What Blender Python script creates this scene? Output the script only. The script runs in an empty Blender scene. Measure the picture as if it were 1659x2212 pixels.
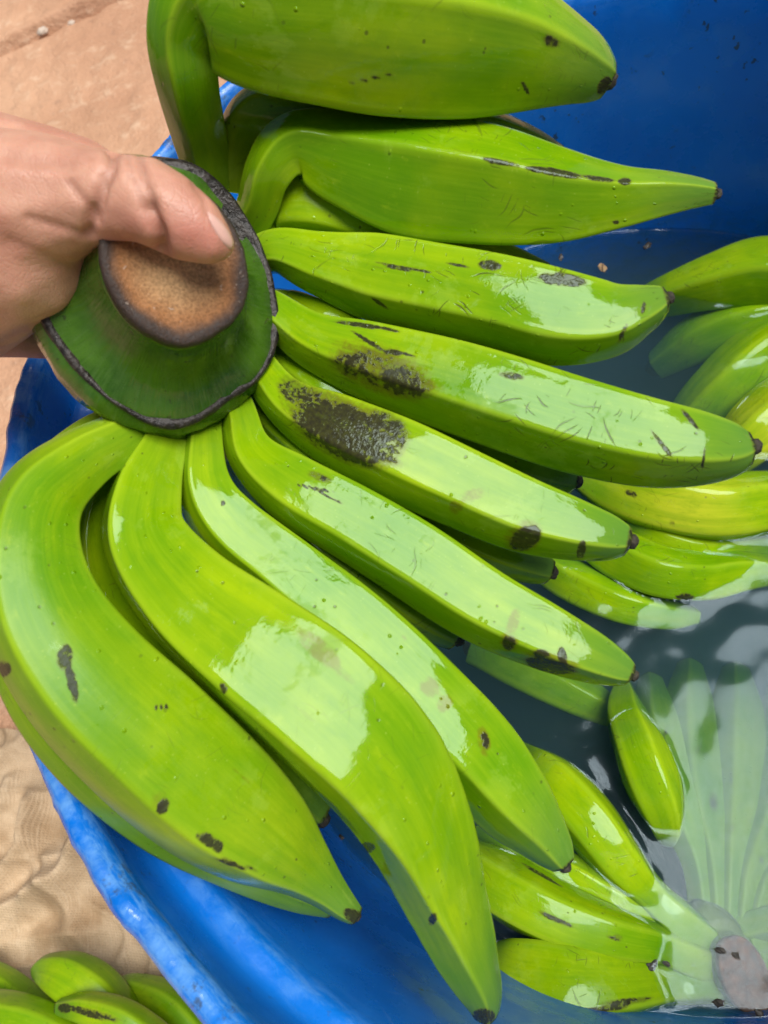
import bpy, bmesh, math, random
import numpy as np
from mathutils import Vector, Matrix, noise as mnoise
from mathutils.bvhtree import BVHTree

random.seed(4)
RNG = np.random.default_rng(4)
S = bpy.context.scene
COL = S.collection

# ------------------------------------------------------------------ camera
CAM_H, TILT, ROLL, FPX = 0.55, 0.512, -0.433, 1597.0      # metres above the water, radians, focal length in photo pixels (1659 wide)
CAM_ROT = Matrix.Rotation(TILT, 3, 'X') @ Matrix.Rotation(ROLL, 3, 'Z')
CAM_POS = Vector((0, 0, CAM_H))
cam_data = bpy.data.cameras.new('camera')
cam = bpy.data.objects.new('camera', cam_data)
COL.objects.link(cam)
cam.matrix_world = Matrix.Translation(CAM_POS) @ CAM_ROT.to_4x4()
cam_data.sensor_fit = 'HORIZONTAL'
cam_data.sensor_width = 36
cam_data.lens = FPX / 1659 * 36
cam_data.clip_start = 0.01
cam_data.clip_end = 500
cam_data.dof.use_dof = True
cam_data.dof.focus_distance = 0.40
cam_data.dof.aperture_fstop = 17
S.camera = cam

# ------------------------------------------------------------------ sky, sun, exposure
SUN_EL, SUN_AZ = math.radians(68), math.radians(118)         # azimuth counted from +Y towards +X
world = bpy.data.worlds.new('World'); S.world = world
world.use_nodes = True
wn = world.node_tree.nodes; wl = world.node_tree.links
wn.clear()
sky = wn.new('ShaderNodeTexSky'); sky.sky_type = 'NISHITA'; sky.sun_disc = False
sky.sun_elevation = SUN_EL; sky.sun_rotation = SUN_AZ
sky.air_density = 1.0; sky.dust_density = 2.5; sky.ozone_density = 1.0
bg = wn.new('ShaderNodeBackground'); bg.inputs['Strength'].default_value = 0.05
wo = wn.new('ShaderNodeOutputWorld')
wl.new(sky.outputs[0], bg.inputs['Color']); wl.new(bg.outputs[0], wo.inputs['Surface'])
sun_data = bpy.data.lights.new('sun', 'SUN')
sun_data.energy = 4.6; sun_data.angle = math.radians(38); sun_data.color = (1.0, 0.975, 0.93)
sun = bpy.data.objects.new('sun', sun_data); COL.objects.link(sun)
sd = Vector((math.sin(SUN_AZ) * math.cos(SUN_EL), math.cos(SUN_AZ) * math.cos(SUN_EL), math.sin(SUN_EL)))
sun.rotation_euler = sd.to_track_quat('Z', 'Y').to_euler()
S.view_settings.view_transform = 'Standard'
S.view_settings.look = 'None'
S.view_settings.gamma = 1
S.view_settings.exposure = 0.08
S.cycles.use_denoising = True
S.cycles.adaptive_threshold = 0.025
S.cycles.max_bounces = 7
S.cycles.transparent_max_bounces = 16
S.cycles.volume_bounces = 1
S.cycles.sampling_pattern = 'TABULATED_SOBOL'
S.cycles.sample_clamp_indirect = 6

# ------------------------------------------------------------------ helpers
def ray(px, py):
    return CAM_ROT @ Vector(((px - 829.5) / FPX, -(py - 1106) / FPX, -1))
def P(px, py, d):
    """photo pixel (1659 wide) + distance along the camera axis -> point"""
    return CAM_POS + ray(px, py) * d
def PZ(px, py, z):
    """photo pixel seen on the level z -> point and its axial distance"""
    r = ray(px, py); t = (z - CAM_H) / r.z
    return CAM_POS + r * t, t
CR = np.array(CAM_ROT)
def to_px(co):
    """N x 3 world -> N x 2 photo pixel"""
    q = (co - np.array(CAM_POS)) @ CR
    return np.stack([829.5 - q[:, 0] / q[:, 2] * FPX, 1106 + q[:, 1] / q[:, 2] * FPX], 1)

def mesh_obj(name, verts, faces, mat=None, parent=None, smooth=True, uvs=None, attrs=None):
    me = bpy.data.meshes.new(name)
    me.from_pydata([tuple(v) for v in verts], [], [tuple(f) for f in faces])
    if smooth:
        me.polygons.foreach_set('use_smooth', [True] * len(me.polygons))
    if uvs is not None:
        uv = me.uv_layers.new(name='UVMap')
        uv.data.foreach_set('uv', np.asarray(uvs, dtype=np.float32).ravel())
    for k, a in (attrs or {}).items():
        at = me.attributes.new(k, 'FLOAT', 'POINT')
        if len(at.data) != len(a): raise ValueError((name, k, len(at.data), len(a)))
        at.data.foreach_set('value', np.ascontiguousarray(a, dtype=np.float32))
    if mat: me.materials.append(mat)
    me.update()
    o = bpy.data.objects.new(name, me); COL.objects.link(o)
    if parent is not None:
        o.parent = parent
        o.matrix_parent_inverse = Matrix.Translation(-parent.location)
    return o
def empty(name, loc):
    o = bpy.data.objects.new(name, None); COL.objects.link(o)
    o.location = loc; o.empty_display_size = 0.02
    return o
def tag(o, label=None, cat=None, group=None, kind=None):
    for k, v in (('label', label), ('category', cat), ('group', group), ('kind', kind)):
        if v: o[k] = v
    return o

class NT:
    """tiny node-tree writer"""
    def __init__(self, name):
        self.m = bpy.data.materials.new(name); self.m.use_nodes = True
        self.t = self.m.node_tree; self.t.nodes.clear()
        self.out = self.t.nodes.new('ShaderNodeOutputMaterial')
    def n(self, typ, ins=None, **props):
        nd = self.t.nodes.new(typ)
        for k, v in props.items(): setattr(nd, k, v)
        for k, v in (ins or {}).items(): self.set(nd.inputs[k], v)
        return nd
    def set(self, sock, v):
        if isinstance(v, bpy.types.NodeSocket): self.t.links.new(v, sock)
        elif isinstance(v, (tuple, list)) and len(v) == 3 and sock.type == 'RGBA': sock.default_value = (*v, 1)
        else: sock.default_value = v
    def math(self, op, a, b=0.0, c=0.0, clamp=False):
        nd = self.n('ShaderNodeMath', {0: a, 1: b, 2: c}, operation=op, use_clamp=clamp); return nd.outputs[0]
    def step(self, x, lo, hi, a=0.0, b=1.0):
        nd = self.n('ShaderNodeMapRange', {'Value': x, 'From Min': lo, 'From Max': hi, 'To Min': a, 'To Max': b}, interpolation_type='SMOOTHSTEP'); return nd.outputs[0]
    def mix(self, f, a, b, mode='MIX'):
        nd = self.n('ShaderNodeMix', data_type='RGBA', blend_type=mode)
        self.set(nd.inputs['Factor'], f); self.set(nd.inputs['A'], a); self.set(nd.inputs['B'], b)
        return nd.outputs['Result']
    def attr(self, name): return self.n('ShaderNodeAttribute', attribute_name=name).outputs['Fac']
    def noise(self, vec, scale, detail=3.0, rough=0.55, dist=0.0):
        nd = self.n('ShaderNodeTexNoise', {'Scale': scale, 'Detail': detail, 'Roughness': rough, 'Distortion': dist})
        self.set(nd.inputs['Vector'], vec); return nd.outputs['Fac']
    def mapping(self, vec, scale=(1, 1, 1), rot=(0, 0, 0), loc=(0, 0, 0)):
        nd = self.n('ShaderNodeMapping'); self.set(nd.inputs['Vector'], vec)
        nd.inputs['Scale'].default_value = scale; nd.inputs['Rotation'].default_value = rot; self.set(nd.inputs['Location'], loc)
        return nd.outputs[0]
    def bump(self, h, strength, dist, normal=None):
        nd = self.n('ShaderNodeBump', {'Height': h, 'Strength': strength, 'Distance': dist})
        if normal is not None: self.set(nd.inputs['Normal'], normal)
        return nd.outputs[0]
    def principled(self, **k):
        nd = self.n('ShaderNodeBsdfPrincipled')
        for a, v in k.items(): self.set(nd.inputs[a.replace('_', ' ')], v)
        self.t.links.new(nd.outputs[0], self.out.inputs['Surface']); return nd

# ------------------------------------------------------------------ materials
def fruit_material(name, scratch=1.0, wet=0.5, yellow=0.0):
    t = NT(name)
    uv = t.n('ShaderNodeUVMap', uv_map='UVMap').outputs[0]
    rnd = t.n('ShaderNodeObjectInfo').outputs['Random']
    off = t.n('ShaderNodeCombineXYZ', {0: t.math('MULTIPLY', rnd, 7.3), 1: t.math('MULTIPLY', rnd, 13.1), 2: 0.0}).outputs[0]
    vec = t.n('ShaderNodeVectorMath', {0: uv, 1: off}, operation='ADD').outputs[0]
    tp, stain, bruise, ridge = t.attr('tpos'), t.attr('stain'), t.attr('bruise'), t.attr('ridge')
    big = t.noise(vec, 14, 3)
    col = t.mix(t.step(big, 0.3, 0.72), (0.108, 0.265, 0.001), (0.285, 0.42, 0.002))
    col = t.mix(t.math('MULTIPLY', t.step(t.noise(vec, 9, 2), 0.45, 0.7), yellow), col, (0.46, 0.50, 0.02))
    streak = t.noise(t.mapping(vec, (9, 260, 1)), 1.0, 4, 0.6)
    col = t.mix(t.step(streak, 0.3, 0.75, 0.0, 0.30), col, (0.10, 0.26, 0.002))
    band = t.noise(t.mapping(vec, (4, 62, 1)), 1.0, 3, 0.6)
    col = t.mix(t.step(band, 0.40, 0.72, 0.0, 0.55), col, (0.085, 0.235, 0.001))
    col = t.mix(t.step(band, 0.42, 0.22, 0.0, 0.40), col, (0.36, 0.47, 0.003))
    fine = t.noise(t.mapping(vec, (30, 900, 1)), 1.0, 2, 0.5)
    col = t.mix(t.step(fine, 0.35, 0.8, 0.0, 0.12), col, (0.36, 0.54, 0.02))
    mott = t.noise(t.mapping(vec, (1, 2.2, 1)), 75, 6, 0.68)
    col = t.mix(t.step(mott, 0.46, 0.74, 0.0, 0.40), col, (0.085, 0.235, 0.004))
    col = t.mix(t.step(mott, 0.44, 0.24, 0.0, 0.30), col, (0.38, 0.50, 0.012))
    vp = t.n('ShaderNodeTexVoronoi', {'Scale': 520.0, 'Randomness': 1.0}); t.set(vp.inputs['Vector'], vec)
    vpc = t.n('ShaderNodeSeparateColor', {0: vp.outputs['Color']})
    col = t.mix(t.math('MULTIPLY', t.step(vp.outputs['Distance'], 0.22, 0.12), t.step(vpc.outputs[0], 0.86, 0.88, 0.0, 0.22)), col, (0.42, 0.55, 0.08))
    # paler stalk, duller blue-green tip
    col = t.mix(t.step(tp, 0.22, 0.02, 0.0, 0.40), col, (0.25, 0.42, 0.022))
    tipf = t.math('ADD', tp, t.math('MULTIPLY', t.math('SUBTRACT', big, 0.5), 0.10))
    col = t.mix(t.step(tipf, 0.82, 1.0, 0.0, 0.75), col, (0.085, 0.20, 0.03))
    col = t.mix(t.math('MULTIPLY', ridge, 0.45), col, (0.36, 0.50, 0.025))
    # waxy pale bloom in ragged patches
    bloom = t.step(t.noise(vec, 45, 6, 0.7), 0.53, 0.60)
    bloom = t.math('MULTIPLY', bloom, t.step(t.noise(vec, 16, 1), 0.48, 0.62, 0.0, 0.12))
    col = t.mix(bloom, col, (0.42, 0.60, 0.10))
    # thin squiggly scratches = iso-lines of a noise, only inside sparse patches
    # tapering hairline scratches: strongly stretched cells, bent by a noise, in several directions
    bend = t.n('ShaderNodeTexNoise', {'Scale': 55.0, 'Detail': 1.5}); t.set(bend.inputs['Vector'], vec)
    bd = t.n('ShaderNodeVectorMath', {0: bend.outputs['Color'], 1: (0.011, 0.011, 0.0)}, operation='MULTIPLY').outputs[0]
    bent = t.n('ShaderNodeVectorMath', {0: vec, 1: bd}, operation='ADD').outputs[0]
    def dashes(rot, su, sv, size, keep, seed):
        v = t.mapping(t.mapping(bent, rot=(0, 0, rot)), (su, sv, 1), loc=(seed, seed * 1.7, 0))
        vo = t.n('ShaderNodeTexVoronoi', {'Scale': 1.0, 'Randomness': 1.0}, voronoi_dimensions='2D'); t.set(vo.inputs['Vector'], v)
        cc = t.n('ShaderNodeSeparateColor', {0: vo.outputs['Color']})
        sz = t.math('MULTIPLY', cc.outputs[1], size)
        return t.math('MULTIPLY', t.step(t.math('DIVIDE', vo.outputs['Distance'], t.math('ADD', sz, 0.02)), 1.0, 0.55), t.step(cc.outputs[0], keep, keep + 0.01))
    sc = dashes(0.25, 30, 520, 0.26, 0.86, 3.0)
    for k, (ro, su, sv, sz, kp) in enumerate(((0.95, 40, 620, 0.26, 0.86), (2.1, 36, 560, 0.28, 0.88), (2.75, 60, 760, 0.26, 0.82), (1.5, 80, 760, 0.24, 0.80))):
        sc = t.math('MAXIMUM', sc, dashes(ro, su, sv, sz, kp, 5.3 * k))
    sc = t.math('MULTIPLY', sc, t.math('MULTIPLY', t.step(t.math('ADD', t.noise(vec, 17, 3), t.math('MULTIPLY', tp, 0.10)), 0.52, 0.66, 0.0, scratch), t.attr('scr')))
    vor = t.n('ShaderNodeTexVoronoi', {'Scale': 150.0, 'Randomness': 1.0}); t.set(vor.inputs['Vector'], vec)
    keep = t.n('ShaderNodeSeparateColor', {0: vor.outputs['Color']})
    spots = t.math('MULTIPLY', t.step(vor.outputs['Distance'], 0.13, 0.07), t.step(keep.outputs[0], 0.60, 0.64))
    spots = t.math('MULTIPLY', spots, t.step(t.noise(vec, 20, 2), 0.40, 0.6, 0.1, 0.85))
    dark = t.math('MAXIMUM', t.math('MULTIPLY', sc, 0.8), t.math('MULTIPLY', spots, 0.75))
    n1 = t.noise(vec, 420, 4, 0.65); n2 = t.noise(vec, 140, 3, 0.6)
    rag = t.math('ADD', t.math('MULTIPLY', t.math('SUBTRACT', n1, 0.5), 1.1), t.math('MULTIPLY', t.math('SUBTRACT', n2, 0.5), 0.9))
    sm = t.step(t.math('ADD', stain, t.math('MULTIPLY', rag, t.math('MULTIPLY', stain, 2.3))), 0.38, 0.52)
    vd = t.n('ShaderNodeTexVoronoi', {'Scale': 420.0, 'Randomness': 1.0}); t.set(vd.inputs['Vector'], vec)
    dots = t.math('MULTIPLY', t.step(vd.outputs['Distance'], 0.30, 0.22), t.step(t.math('ADD', stain, t.math('MULTIPLY', rag, 0.35)), 0.42, 0.55))
    sm = t.math('MAXIMUM', sm, t.math('MULTIPLY', dots, 0.9))
    br = t.step(t.math('ADD', bruise, t.math('MULTIPLY', t.math('ADD', rag, t.math('MULTIPLY', t.math('SUBTRACT', streak, 0.5), 1.2)), t.math('MULTIPLY', bruise, 1.5))), 0.28, 0.85, 0.0, 0.8)
    col = t.mix(t.math('MULTIPLY', br, 0.85), col, (0.15, 0.145, 0.006))
    halo = t.step(t.math('ADD', stain, t.math('MULTIPLY', rag, t.math('MULTIPLY', stain, 1.2))), 0.12, 0.45, 0.0, 0.65)
    col = t.mix(halo, col, (0.085, 0.075, 0.014))
    col = t.mix(t.math('MULTIPLY', sm, t.step(n1, 0.3, 0.7, 0.72, 0.95)), col, (0.020, 0.018, 0.012))
    col = t.mix(dark, col, (0.045, 0.04, 0.012))
    # wet film: ragged edge between a glossy film and the duller skin
    film = t.step(t.math('ADD', t.noise(vec, 26, 9, 0.72, 0.3), t.math('MULTIPLY', t.noise(vec, 9, 1), 0.25)), 0.60 - 0.16 * wet, 0.66 - 0.16 * wet)
    rough = t.n('ShaderNodeMapRange', {'Value': film, 'To Min': 0.34, 'To Max': 0.05}).outputs[0]
    rough = t.math('ADD', rough, t.math('MULTIPLY', sm, 0.08))
    rough = t.math('ADD', rough, t.step(t.noise(t.mapping(vec, (40, 300, 1)), 1.0, 4, 0.65), 0.5, 0.8, 0.0, 0.05))
    h = t.math('ADD', t.math('ADD', t.math('MULTIPLY', n2, 0.25), t.math('MULTIPLY', n1, 0.025)), t.math('ADD', t.noise(vec, 30, 3), t.math('MULTIPLY', streak, 0.06)))
    nrm = t.bump(h, 0.10, 0.004)
    vw = t.n('ShaderNodeTexVoronoi', {'Scale': 270.0, 'Randomness': 1.0}); t.set(vw.inputs['Vector'], vec)
    vwc = t.n('ShaderNodeSeparateColor', {0: vw.outputs['Color']})
    bead = t.math('MULTIPLY', t.math('MULTIPLY', t.step(vw.outputs['Distance'], 0.24, 0.05), t.step(vwc.outputs[1], 0.86, 0.87)), t.step(t.noise(vec, 22, 2), 0.45, 0.55))
    nrm = t.bump(bead, 0.6, 0.0010, nrm)
    h2 = t.math('MULTIPLY', sm, t.math('ADD', t.noise(vec, 520, 2), 0.4))
    h2 = t.math('SUBTRACT', h2, t.math('MULTIPLY', dark, 0.5))
    nrm = t.bump(h2, 0.30, 0.0008, nrm)
    t.principled(Base_Color=col, Roughness=rough, Normal=nrm, IOR=1.32, Specular_Tint=(0.78, 0.97, 0.90))
    return t.m
M_FRUIT = fruit_material('plantain_skin', 1.0, 0.6)
M_FRUIT_Y = fruit_material('plantain_skin_turning', 0.8, 0.5, 1.0)
M_FRUIT_DULL = fruit_material('plantain_skin_dry', 0.8, -0.6, 0.3)

def simple(name, col, rough, ns=0, amp=0.3, bump=0.0, bdist=0.001, spec=0.5):
    t = NT(name)
    vec = t.n('ShaderNodeTexCoord').outputs['Object']
    c = col; nrm = None
    if ns:
        nz = t.noise(vec, ns, 5, 0.6)
        c = t.mix(t.step(nz, 0.3, 0.7), tuple(x * (1 - amp) for x in col), tuple(min(1, x * (1 + amp)) for x in col))
        if bump: nrm = t.bump(nz, bump, bdist)
    p = t.principled(Base_Color=c, Roughness=rough)
    p.inputs['Specular IOR Level'].default_value = spec
    if nrm is not None: t.set(p.inputs['Normal'], nrm)
    return t.m
M_TIP = simple('dried_flower_end', (0.035, 0.030, 0.016), 0.7, 400, 0.6, 0.8, 0.002)
M_RIM = simple('dried_crown_edge', (0.022, 0.017, 0.014), 0.38, 250, 0.7, 0.8, 0.002)
M_PEBBLE = simple('pebble', (0.55, 0.45, 0.36), 0.8, 120, 0.2, 0.4)
M_DEBRIS = simple('floating_scrap', (0.03, 0.024, 0.016), 0.5, 300, 0.5, 0.5)
M_DEBRIS_T = simple('floating_scrap_tan', (0.26, 0.16, 0.07), 0.6, 300, 0.4, 0.5)

def crown_material(name='crown_green', a=(0.022, 0.070, 0.004), b=(0.062, 0.15, 0.010)):
    t = NT(name)
    vec = t.n('ShaderNodeTexCoord').outputs['Object']
    nz = t.noise(vec, 40, 4, 0.6)
    ang = t.attr('ang')
    fib = t.noise(t.n('ShaderNodeCombineXYZ', {0: t.math('MULTIPLY', ang, 26.0), 1: t.math('MULTIPLY', t.attr('prof'), 3.0), 2: 0.0}).outputs[0], 1.0, 4, 0.6)
    col = t.mix(t.step(nz, 0.3, 0.7), a, b)
    col = t.mix(t.step(fib, 0.35, 0.75, 0.0, 0.5), col, (0.075, 0.15, 0.03))
    sp = t.step(t.noise(vec, 260, 3, 0.6), 0.66, 0.70, 0.0, 0.7)
    col = t.mix(sp, col, (0.03, 0.035, 0.012))
    rough = t.step(t.noise(vec, 60, 5, 0.7), 0.45, 0.6, 0.08, 0.28)
    t.principled(Base_Color=col, Roughness=rough, Normal=t.bump(t.math('ADD', fib, t.math('MULTIPLY', nz, 1.5)), 0.25, 0.002))
    return t.m
def cut_material():
    t = NT('cut_face_brown')
    vec = t.n('ShaderNodeTexCoord').outputs['Object']
    r = t.attr('prof')
    nz = t.noise(vec, 60, 5, 0.65); gr = t.noise(vec, 900, 3, 0.7)
    rr = t.math('ADD', r, t.math('MULTIPLY', t.math('SUBTRACT', nz, 0.5), 0.35))
    col = t.mix(t.step(rr, 0.15, 0.80), (0.62, 0.38, 0.17), (0.32, 0.13, 0.035))
    col = t.mix(t.step(rr, 0.70, 0.93), col, (0.028, 0.018, 0.014))
    col = t.mix(t.step(gr, 0.35, 0.70, 0.0, 0.85), col, t.mix(0.6, col, (0.06, 0.03, 0.015)))
    fl = t.math('MULTIPLY', t.step(t.noise(vec, 330, 2, 0.5, 1.0), 0.68, 0.72, 0.0, 0.6), t.step(r, 0.4, 0.7))
    col = t.mix(fl, col, (0.55, 0.45, 0.36))
    t.principled(Base_Color=col, Roughness=t.step(gr, 0.3, 0.7, 0.45, 0.8), Normal=t.bump(t.math('ADD', gr, nz), 0.6, 0.0014))
    return t.m
M_CROWN, M_CUT = crown_material(), cut_material()
M_CROWN_PALE = crown_material('crown_olive', (0.085, 0.13, 0.008), (0.15, 0.22, 0.015))
M_CUT_DARK = simple('soaked_cut_face', (0.12, 0.045, 0.015), 0.6, 200, 0.5, 0.5)

def skin_material():
    t = NT('skin')
    vec = t.n('ShaderNodeTexCoord').outputs['Object']
    nz = t.noise(vec, 45, 4, 0.6); n2 = t.noise(vec, 16, 2)
    col = t.mix(t.step(nz, 0.3, 0.72), (0.49, 0.235, 0.158), (0.61, 0.335, 0.23))
    col = t.mix(t.step(n2, 0.5, 0.75, 0.0, 0.4), col, (0.42, 0.17, 0.125))
    col = t.mix(t.math('MULTIPLY', t.attr('pink'), 0.6), col, (0.56, 0.20, 0.15))
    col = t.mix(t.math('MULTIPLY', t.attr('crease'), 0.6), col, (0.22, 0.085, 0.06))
    pore = t.n('ShaderNodeTexVoronoi', {'Scale': 900.0}, feature='DISTANCE_TO_EDGE'); t.set(pore.inputs['Vector'], vec)
    col = t.mix(t.step(t.noise(vec, 110, 4, 0.65), 0.42, 0.75, 0.0, 0.22), col, (0.34, 0.15, 0.10))
    wr = t.n('ShaderNodeTexVoronoi', {'Scale': 330.0}, feature='DISTANCE_TO_EDGE'); t.set(wr.inputs['Vector'], t.mapping(vec, (1.0, 0.45, 1.0), rot=(0, 0, 0.6)))
    hh = t.math('ADD', t.math('MULTIPLY', t.step(pore.outputs['Distance'], 0.0, 0.25), 0.4), t.math('MULTIPLY', t.step(wr.outputs['Distance'], 0.0, 0.12), 0.7))
    nrm = t.bump(t.math('ADD', hh, t.noise(vec, 120, 4)), 0.17, 0.0009)
    t.principled(Base_Color=col, Roughness=t.step(nz, 0.3, 0.7, 0.38, 0.55), Normal=nrm, Subsurface_Weight=0.18, Subsurface_Radius=(0.012, 0.004, 0.002), Subsurface_Scale=0.6)
    return t.m
M_SKIN = skin_material()
M_NAIL = simple('nail', (0.66, 0.40, 0.33), 0.3, 120, 0.06)

def tub_material():
    t = NT('blue_plastic')
    vec = t.n('ShaderNodeTexCoord').outputs['Object']
    prof, ang = t.attr('prof'), t.attr('ang')              # prof: 1 on the lip, 0 elsewhere
    nz = t.noise(vec, 7, 4, 0.6)
    col = t.mix(t.step(nz, 0.3, 0.7), (0.002, 0.125, 0.54), (0.003, 0.165, 0.64))
    cyl = t.n('ShaderNodeCombineXYZ', {0: t.math('MULTIPLY', ang, 0.36), 1: t.n('ShaderNodeSeparateXYZ', {0: vec}).outputs[2], 2: 0.0}).outputs[0]
    scf = t.noise(t.mapping(cyl, (160, 18, 1), rot=(0, 0, 0.25)), 1.0, 5, 0.65)
    col = t.mix(t.step(scf, 0.60, 0.78, 0.0, 0.30), col, (0.06, 0.22, 0.55))
    pits = t.noise(vec, 190, 3, 0.6)
    zz = t.n('ShaderNodeSeparateXYZ', {0: vec}).outputs[2]
    film = t.math('MULTIPLY', t.step(zz, 0.05, 0.0), t.step(t.noise(t.mapping(cyl, (60, 130, 1)), 1.0, 5, 0.7), 0.35, 0.7, 0.0, 0.5))
    col = t.mix(film, col, (0.03, 0.12, 0.22))
    hs = t.n('ShaderNodeTexVoronoi', {'Scale': 26.0}, feature='DISTANCE_TO_EDGE', voronoi_dimensions='2D'); t.set(hs.inputs['Vector'], t.mapping(cyl, (1.0, 0.35, 1), rot=(0, 0, 0.9)))
    scr = t.math('MULTIPLY', t.step(hs.outputs['Distance'], 0.010, 0.003), t.step(t.noise(vec, 18, 2), 0.55, 0.70, 0.0, 0.12))
    col = t.mix(scr, col, (0.25, 0.42, 0.70))
    lip_wear = t.math('MULTIPLY', prof, t.step(t.noise(t.mapping(cyl, (70, 260, 1)), 1.0, 5, 0.65), 0.40, 0.66))
    col = t.mix(t.math('MULTIPLY', lip_wear, 0.6), col, (0.16, 0.38, 0.72))
    grime = t.math('MULTIPLY', prof, t.step(t.noise(vec, 55, 5, 0.7), 0.60, 0.68, 0.0, 0.75))
    col = t.mix(grime, col, (0.05, 0.065, 0.075))
    dots = t.step(t.noise(vec, 120, 3, 0.6), 0.64, 0.69, 0.0, 0.8)
    dots = t.math('MULTIPLY', dots, t.step(t.noise(vec, 12, 2), 0.45, 0.6))
    col = t.mix(dots, col, (0.02, 0.035, 0.04))
    rough = t.math('ADD', t.step(t.noise(vec, 30, 4, 0.6), 0.35, 0.65, 0.20, 0.40), 0.0)
    h = t.math('ADD', t.math('MULTIPLY', t.noise(vec, 60, 4), t.math('ADD', t.math('MULTIPLY', prof, 1.6), 0.25)), t.math('MULTIPLY', pits, t.math('MULTIPLY', prof, 0.5)))
    t.principled(Base_Color=col, Roughness=rough, Normal=t.bump(h, 0.16, 0.004))
    return t.m
M_TUB = tub_material()

def water_material():
    t = NT('murky_water')
    vec = t.n('ShaderNodeTexCoord').outputs['Object']
    nrm = t.bump(t.noise(vec, 16, 2), 0.09, 0.012)
    fr = t.n('ShaderNodeFresnel', {'IOR': 1.30}); t.set(fr.inputs['Normal'], nrm)
    gl = t.n('ShaderNodeBsdfGlossy', {'Color': (0.72, 0.88, 1.0), 'Roughness': 0.10}); t.set(gl.inputs['Normal'], nrm)
    tr = t.n('ShaderNodeBsdfTransparent', {'Color': (0.97, 0.99, 1.0)})
    mx = t.n('ShaderNodeMixShader', {0: fr.outputs[0], 1: tr.outputs[0], 2: gl.outputs[0]})
    t.t.links.new(mx.outputs[0], t.out.inputs['Surface'])
    v = t.n('ShaderNodeVolumePrincipled', {'Color': (0.085, 0.14, 0.165), 'Density': 20.0, 'Anisotropy': 0.2, 'Absorption Color': (0.30, 0.46, 0.42)})
    t.t.links.new(v.outputs[0], t.out.inputs['Volume'])
    return t.m
M_WATER = water_material()

def ground_material():
    t = NT('brown_screed')
    vec = t.n('ShaderNodeTexCoord').outputs['Object']
    a = t.noise(vec, 3, 5, 0.6); b = t.noise(vec, 28, 6, 0.65); c = t.noise(vec, 160, 4, 0.6)
    col = t.mix(t.step(a, 0.3, 0.7), (0.48, 0.255, 0.145), (0.62, 0.36, 0.215))
    col = t.mix(t.step(b, 0.52, 0.72, 0.0, 0.6), col, (0.72, 0.51, 0.34))
    col = t.mix(t.step(b, 0.42, 0.25, 0.0, 0.5), col, (0.27, 0.15, 0.095))
    col = t.mix(t.step(c, 0.62, 0.72, 0.0, 0.4), col, (0.66, 0.52, 0.40))
    t.principled(Base_Color=col, Roughness=0.62, Normal=t.bump(t.math('ADD', b, t.math('MULTIPLY', c, 0.4)), 0.7, 0.012))
    return t.m
M_GROUND = ground_material()

def cloth_material():
    t = NT('woven_sacking')
    uv = t.n('ShaderNodeUVMap', uv_map='UVMap').outputs[0]
    w1 = t.n('ShaderNodeTexWave', {'Scale': 120.0, 'Distortion': 2.0, 'Detail': 2.0, 'Detail Scale': 3.0}, bands_direction='X'); t.set(w1.inputs['Vector'], uv)
    w2 = t.n('ShaderNodeTexWave', {'Scale': 120.0, 'Distortion': 2.0, 'Detail': 2.0, 'Detail Scale': 3.0}, bands_direction='Y'); t.set(w2.inputs['Vector'], uv)
    wv = t.math('MAXIMUM', w1.outputs['Fac'], w2.outputs['Fac'])
    nz = t.noise(uv, 12, 5, 0.65); st = t.noise(t.mapping(uv, (400, 25, 1)), 1.0, 3)
    col = t.mix(t.step(nz, 0.3, 0.7), (0.36, 0.235, 0.125), (0.60, 0.45, 0.29))
    col = t.mix(t.step(wv, 0.2, 0.9, 0.12, 0.0), col, (0.20, 0.12, 0.06))
    col = t.mix(t.step(st, 0.5, 0.8, 0.0, 0.3), col, (0.66, 0.54, 0.38))
    t.principled(Base_Color=col, Roughness=0.75, Normal=t.bump(t.math('ADD', t.math('MULTIPLY', wv, 0.3), t.noise(uv, 90, 5, 0.65)), 0.5, 0.004))
    return t.m
M_CLOTH = cloth_material()

# ------------------------------------------------------------------ ground and sacking
GZ = -0.27
def ground():
    fine = np.arange(-1.3, 0.8, 0.012)
    far = np.geomspace(0.9, 60, 16)
    ax = np.concatenate([-1.3 - (far[::-1] - 0.88), fine, 0.8 + (far - 0.88)])
    ay = np.concatenate([-0.7 - (far[::-1] - 0.88), np.sort(np.concatenate([np.linspace(-0.7, 2.4, len(fine)), np.linspace(1.925, 2.055, 44)])), 2.4 + (far - 0.88)])
    X, Y = np.meshgrid(ax, ay)
    g0, _ = PZ(-40, 120, GZ); g1, _ = PZ(240, -10, GZ)      # joint between two slabs
    d = np.array([(g1 - g0).x, (g1 - g0).y]); d /= np.hypot(*d)
    dist = (X - g0.x) * d[1] - (Y - g0.y) * d[0]
    Z = np.full_like(X, GZ)
    Z += 0.020 * np.exp(-(dist / 0.014) ** 4) - 0.030 * np.exp(-((dist - 0.030) / 0.010) ** 2)
    for i in range(Z.shape[0]):
        for j in range(Z.shape[1]):
            if abs(X[i, j]) < 2 and abs(Y[i, j]) < 3:
                Z[i, j] += 0.006 * mnoise.noise((X[i, j] * 9, Y[i, j] * 9, 1)) + 0.006 * mnoise.noise((X[i, j] * 26, Y[i, j] * 26, 3))
    n = len(ax)
    faces = [(i * n + j, i * n + j + 1, (i + 1) * n + j + 1, (i + 1) * n + j) for i in range(len(ay) - 1) for j in range(n - 1)]
    o = mesh_obj('ground', np.stack([X.ravel(), Y.ravel(), Z.ravel()], 1), faces, M_GROUND)
    tag(o, kind='structure')
ground()
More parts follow.
